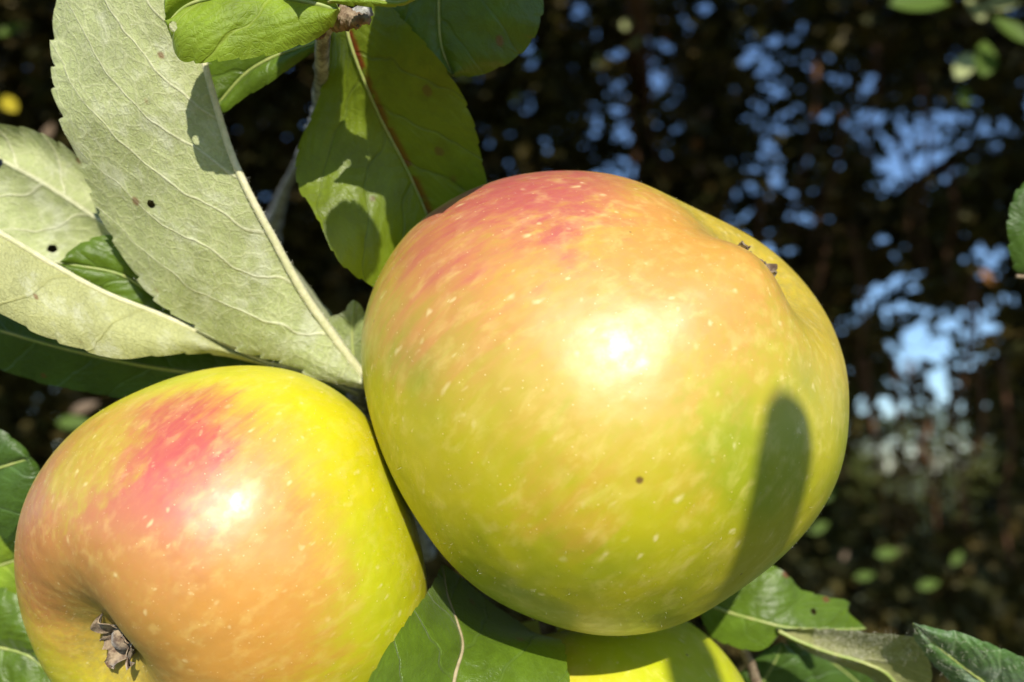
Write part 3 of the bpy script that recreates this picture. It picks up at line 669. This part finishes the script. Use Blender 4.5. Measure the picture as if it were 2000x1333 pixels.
# ---------------------------------------------------------------- apples
def make_apple(px, py, dep, R, axis, outline, blobs, label, name='apple', ca=.22, cs=.36, stem_a=.30, lobes=.015, squash=.90, seed=0,
               base=(.43, .39, .006), under=(.29, .32, .006), down=0, calyx_open=1.0, calyx=1.0, fit=True, shear=0.0, **mk):
    C0 = P(px, py, dep); ax = np.array(axis, float); ax /= np.linalg.norm(ax)      # camera frame: right, up, TOWARDS the camera
    axw = ax[0] * RT + ax[1] * UP - ax[2] * FW
    rot = Vector(axw).to_track_quat('Z', 'Y'); Rm = np.array(rot.to_matrix())
    nt, nph = 180, 280
    t = (np.linspace(0, 1, nt) ** 1.0) * np.pi; ph = np.linspace(0, 2 * np.pi, nph, endpoint=False)
    T, F = np.meshgrid(t, ph, indexing='ij')
    r = 1 - ca * np.exp(-(T / cs) ** 2) - stem_a * np.exp(-((np.pi - T) / .34) ** 2)
    r = r * (1 + lobes * np.cos(5 * F + seed) * np.exp(-((T - .5) / .38) ** 2) + .012 * np.cos(2 * F + seed * 2) + .010 * np.cos(3 * F + 1.7 * seed))
    r = r * (1 + .03 * np.cos(T) * 0)
    x = r * np.sin(T); z = r * np.cos(T) * squash
    taper = 1 - .05 * z
    loc = np.stack([x * np.cos(F) * taper, x * np.sin(F) * taper, z + shear * x * np.cos(F)], -1) * R
    v = loc.reshape(-1, 3)
    Cw = W(C0)
    # from local to camera frame (right, up, depth)
    B = np.stack([RT, UP, FW])
    vc = (v @ Rm.T) @ B.T + C0
    if fit and outline is not None:
        o = np.array([P(a, b, dep) for a, b in outline])[:, :2] - C0[:2]
        oth = np.arctan2(o[:, 1], o[:, 0]); orr = np.hypot(o[:, 0], o[:, 1]); s = np.argsort(oth); oth, orr = oth[s], orr[s]
        g = np.linspace(-np.pi, np.pi, 360, endpoint=False)
        tr = np.interp(g, np.r_[oth - 2 * np.pi, oth, oth + 2 * np.pi], np.tile(orr, 3))
        ker = np.exp(-np.linspace(-2.4, 2.4, 15) ** 2); ker /= ker.sum(); kw = np.exp(-np.linspace(-2.2, 2.2, 41) ** 2); kw /= kw.sum()
        tr = np.convolve(np.tile(tr, 3), ker, 'same')[360:720]
        for it in range(6):
            qx, qy = project(vc); dx = (qx - px) / FPX * dep * .001; dy = -(qy - py) / FPX * dep * .001
            th = np.arctan2(dy, dx); rr = np.hypot(dx, dy)
            b = ((th + np.pi) / (2 * np.pi) * 360).astype(int) % 360
            mx = np.zeros(360); np.maximum.at(mx, b, rr)
            kk = tr / np.maximum(mx, 1e-6)
            kk = np.convolve(np.tile(kk, 3), kw, 'same')[360:720]
            k = np.interp(th, np.r_[g - 2 * np.pi, g, g + 2 * np.pi] + np.pi / 360, np.tile(kk, 3))
            w = np.clip(rr / (R * .95), 0, 1); w = w * w * (3 - 2 * w)
            k = 1 + (k - 1) * w
            vc[:, 0] = C0[0] + (vc[:, 0] - C0[0]) * k; vc[:, 1] = C0[1] + (vc[:, 1] - C0[1]) * k
    vl = ((vc - C0) @ B) @ Rm
    i = np.arange(nt * nph).reshape(nt, nph); j = np.roll(i, -1, 1)
    f = np.stack([i[:-1], i[1:], j[1:], j[:-1]], -1).reshape(-1, 4)
    top = empty(name, Cw, label, 'apple'); top.rotation_mode = 'QUATERNION'; top.rotation_quaternion = rot
    # blob directions from photo pixels to the fruit's own frame
    bl = []
    for (bx, by), lo, hi, c, k, sw in blobs:
        if bx is None:
            bl.append(((0, 0, 1), lo, hi, c, k, sw)); continue
        ray = P(bx, by, 1000.0); ray /= np.linalg.norm(ray); tc_ = ray.dot(C0); off = C0.dot(C0) - tc_ ** 2
        dc = (ray * (tc_ - math.sqrt(max(R * R - off, 1e-7))) - C0) / R
        dl = (dc @ B) @ Rm
        bl.append((dl / np.linalg.norm(dl), lo, hi, c, k, sw))
    mat = apple_material(name + '_skin', base, under, bl, R=R, **mk)
    sk = bpy.data.objects.new('skin', mesh_from('skin', vl, f, mat)); COL.objects.link(sk); sk.parent = top
    # calyx: dried sepals round a dark cup
    c0 = vl[i[0]].mean(0); up = c0[2]
    cup = []
    rg = np.random.default_rng(seed + 40)
    v1, f1 = tube(np.array([[c0[0], c0[1], up - .001], [c0[0], c0[1], up + .0012], [c0[0], c0[1], up + .0022]]), np.array([.0022, .0020, .0008]), 12, .15, seed)
    cx = bpy.data.objects.new('calyx', mesh_from('calyx', v1 - c0, f1, M_SEPAL)); COL.objects.link(cx); cx.parent = top; cx.location = c0
    for k in range(5):
        a = k * 2 * np.pi / 5 + rg.uniform(-.25, .25) + seed; Ls = rg.uniform(.0045, .0062) * calyx; n1, n2 = 12, 7
        out = rg.uniform(.45, .95) * calyx_open; curl = rg.uniform(.3, 1.1); tw = rg.uniform(-.6, .6)
        vs = []
        for p_ in range(n1):
            s = p_ / (n1 - 1); bend = s * curl * 1.6
            rr_ = .0016 + Ls * s * out * (1 - .25 * s); hh = Ls * (math.sin(s * 1.5) * .75 - curl * .5 * s * s)
            wdt = .0017 * calyx * (1 - s) ** .7 * (1 + .3 * math.sin(s * 9 + k))
            for q_ in range(n2):
                u = (q_ / (n2 - 1) - .5) * 2
                la = a + tw * s * .5; e = np.array([-math.sin(la), math.cos(la), 0]); ra = np.array([math.cos(a), math.sin(a), 0])
                vs.append(ra * rr_ + e * wdt * u + np.array([0, 0, hh + .0007 * u * u * (1 + tw * u) + .00025 * math.sin(9 * s + 3 * u + k)]))
        ii = np.arange(n1 * n2).reshape(n1, n2)
        ff = np.stack([ii[:-1, :-1], ii[:-1, 1:], ii[1:, 1:], ii[1:, :-1]], -1).reshape(-1, 4)
        vs = np.array(vs); th = vs - np.array([0, 0, .00022])
        e1 = np.vstack([vs, th]); nn_ = len(vs)
        bd = list(ii[:, 0]) + list(ii[-1, 1:]) + list(ii[::-1, -1][1:]) + list(ii[0, ::-1][1:-1])
        rim = [(bd[z], bd[(z + 1) % len(bd)], bd[(z + 1) % len(bd)] + nn_, bd[z] + nn_) for z in range(len(bd))]
        F_ = np.vstack([ff[:, ::-1], ff + nn_, np.array(rim)])
        se = bpy.data.objects.new('sepal', mesh_from('sepal', e1, F_, M_SEPAL)); COL.objects.link(se); se.parent = cx
    cend = vl[i[-1]].mean(0)
    sp_ = catmull([cend + (0, 0, .002), cend - (0, 0, .006), cend - (.001, .002, .014)], 16)
    v1, f1 = tube(sp_, np.linspace(.0013, .0018, 16), 8, .06, 2)
    st = bpy.data.objects.new('stalk', mesh_from('stalk', v1 - sp_[0], f1, M_TWIGB)); COL.objects.link(st); st.parent = top; st.location = sp_[0]
    if down:
        tri = rg.integers(nph * 3, len(vl) - nph * 3, down * 3)
        w = np.sin(t[tri // nph]); tri = tri[rg.uniform(0, 1, len(tri)) < w][:down]
        nrm = np.array([0, 0, 0]) + vl[tri]; nrm /= np.linalg.norm(nrm, axis=1)[:, None]
        d = nrm + .6 * rg.normal(size=nrm.shape); d /= np.linalg.norm(d, axis=1)[:, None]
        a = vl[tri] - nrm * .00005
        # hair object in the fruit's frame
        n = len(a); s = np.cross(d, rg.normal(size=(n, 3))); s /= np.linalg.norm(s, axis=1)[:, None]; s *= .000008
        L = rg.uniform(.15, .5, n)[:, None] * .001; b = a + d * L * .55; c = a + (d + .3 * rg.normal(size=(n, 3))) * L
        vv_ = np.stack([a - s, a + s, b + s * .8, b - s * .8, c], 1).reshape(-1, 3); q = np.arange(n)[:, None] * 5
        ff = np.concatenate([q + np.array([[0, 1, 2]]), q + np.array([[0, 2, 3]]), q + np.array([[3, 2, 4]])])
        h = bpy.data.objects.new('down', mesh_from('down', vv_, ff, M_HAIR, False)); COL.objects.link(h); h.parent = top; h['kind'] = 'stuff'
    return top

BIG = [(1110, 333), (1180, 337), (1250, 355), (1300, 378), (1370, 415), (1430, 442), (1500, 485), (1560, 540), (1605, 600), (1640, 670), (1657, 750), (1658, 820),
       (1648, 900), (1625, 965), (1590, 1020), (1550, 1068), (1500, 1112), (1440, 1155), (1370, 1200), (1300, 1230), (1200, 1243), (1140, 1238), (1080, 1222),
       (1010, 1195), (950, 1163), (900, 1122), (860, 1080), (825, 1030), (790, 975), (762, 920), (738, 860), (718, 790), (707, 720), (706, 660), (713, 610),
       (735, 550), (765, 495), (800, 450), (845, 412), (900, 378), (960, 354), (1030, 338)]
RED = (.48, .085, .06); ORG = (.62, .24, .05)
make_apple(1182, 800, 146, .0392, (.60, .62, .27), BIG,
           [((1090, 440), .62, 1.0, (.54, .27, .06), .92, .2),
            ((1330, 520), .82, 1.01, (.56, .28, .06), .7, .2),
            ((880, 480), .82, 1.02, (.55, .22, .07), .7, .26),
            ((980, 400), .86, 1.02, (.44, .10, .08), .85, .24),
            ((1080, 350), .88, 1.01, (.43, .09, .08), .85, .22),
            ((1200, 340), .93, 1.01, (.44, .10, .08), .6, .16),
            ((None, 0), .62, .97, (.54, .36, .04), .8, .12),
            ((1400, 440), .86, 1.0, (.58, .25, .06), .6, .15),
            ((1230, 850), .93, 1.02, (.54, .34, .04), .5, .2),
            ((1040, 900), .94, 1.02, (.50, .34, .03), .35, .14),
            ((1110, 1000), .98, 1.01, (.52, .28, .04), .45, .06),
            ((1251, 941), .99985, .99998, (.10, .03, .008), .85, .0004)],
           'largest apple, yellow green with an orange red top and its eye at the upper right', calyx=.85, ca=.25, cs=.40, lobes=.008, seed=1, down=2600)
LFT = [(500, 715), (560, 722), (620, 742), (680, 780), (725, 825), (760, 890), (790, 960), (815, 1040), (830, 1110), (834, 1170), (825, 1240), (800, 1310), (760, 1370), (700, 1425), (600, 1470),
       (480, 1480), (360, 1460), (260, 1430), (170, 1400), (120, 1360), (85, 1310), (50, 1230), (30, 1140), (28, 1070), (40, 1000), (60, 950), (95, 895), (140, 845), (200, 800), (270, 765), (350, 735), (430, 718)]
make_apple(430, 1090, 143, .0340, (-.46, -.41, .79), LFT,
           [((110, 1150), .30, .90, (.52, .28, .055), .95, .16),
            ((180, 1080), .46, .97, (.57, .25, .07), .95, .18),
            ((300, 1120), .70, .97, (.57, .25, .07), .9, .16),
            ((400, 1290), .74, .98, (.56, .27, .04), .75, .22),
            ((40, 1100), .60, 1.0, (.44, .15, .06), .8, .2),
            ((190, 1000), .84, 1.01, (.52, .16, .09), .75, .16),
            ((255, 900), .91, 1.01, (.47, .10, .09), .85, .13),
            ((320, 800), .93, 1.01, (.47, .08, .07), .85, .13),
            ((120, 1280), .75, .98, (.47, .26, .05), .8, .12),
            ((130, 880), .93, 1.0, (.46, .42, .02), .7, .12),
            ((None, 0), .90, 1.0, (.36, .30, .03), .8, .06)],
           'left apple, yellow flushed red and orange, dried eye at its lower left', ca=.40, cs=.47, lobes=.008, seed=3, down=2200,
           mottle=.26, base=(.60, .54, .008), under=(.48, .48, .008), name='apple')
make_apple(1128, 1500, 160, .0330, (.2, -.9, .2), None, [((900, 1500), .5, 1.0, (.6, .3, .05), .4, .3)],
           'lowest apple, plain yellow green, mostly cut off by the bottom edge', seed=5, base=(.50, .52, .008), under=(.45, .48, .008), name='apple')

# ---------------------------------------------------------------- stub added out of view to cast a finger's shadow on the big apple
finger_standin = empty('finger_shadow_caster', (.0, .0, 1.5), 'unseen twig shape standing in for a finger, added to shade the big apple, right of the camera', 'branch')
tip = P(1540, 800, 118) + S_CAM * np.array([1, 1, -1]) * .26
pts = np.array([tip + np.array([a, b, c_]) * .001 for a, b, c_ in ((0, 0, 0), (-.8, -5, .3), (-1.8, -12, .2), (-2.4, -26, 1), (-3, -45, 2), (-3, -80, 0), (-2, -140, -4))])
pp = catmull(pts, 70); s = np.linspace(0, 1, 70)
rr = np.interp(s * 150, [0, .8, 1.8, 3.2, 5, 20, 150], [.8, 2.6, 3.5, 4.2, 4.7, 5.5, 6.5]) * .001
v, f = tube(W(pp), rr, 18, .03, 2); part('shoot', v, f, M_TWIGB, finger_standin, origin=W(pp)[-1])  # twig-shaped body of the added finger stand-in
finger_standin.location = W(pp)[-1]
for ch in finger_standin.children: ch.location = (0, 0, 0)

# ---------------------------------------------------------------- far sunlit shrubs
for k, (x, y, h, w, lab) in enumerate([(4.6, 15, 2.3, 1.7, 'pale sunlit shrub far beyond the trees, just right of the big apple'),
                                       (7.4, 16, 2.6, 1.9, 'pale sunlit shrub far beyond the trees, near the right edge'),
                                       (10.5, 17, 2.6, 2.0, 'sunlit shrub in the distance at the far right'),
                                       (1.8, 17, 2.4, 1.9, 'sunlit shrub in the distance hidden behind the big apple')]):
    s = empty('far_shrub', (x, y, 0), lab, 'shrub', 'sunlit shrubs beyond the orchard')
    limb('stem', [(x, y, -.05), (x + .1, y, .6), (x, y, 1.4)], .07, .03, M_BARK, s, 8, .1, 14, k)
    n = 11000; d = rng.normal(size=(n, 3)); d /= np.linalg.norm(d, axis=1)[:, None]
    q = rng.uniform(.45, 1, n) ** .4; bump = 1 + .18 * np.sin(4 * d[:, 0] + k) * np.sin(5 * d[:, 2] + 2 * k)
    c = np.stack([x + w * q * bump * d[:, 0], y + w * .8 * q * bump * d[:, 1], h * .5 + h * .5 * q * bump * d[:, 2]], 1)
    leaf_cloud('crown', c[c[:, 2] > .02], .085, M_FAR, s, 30 + k)
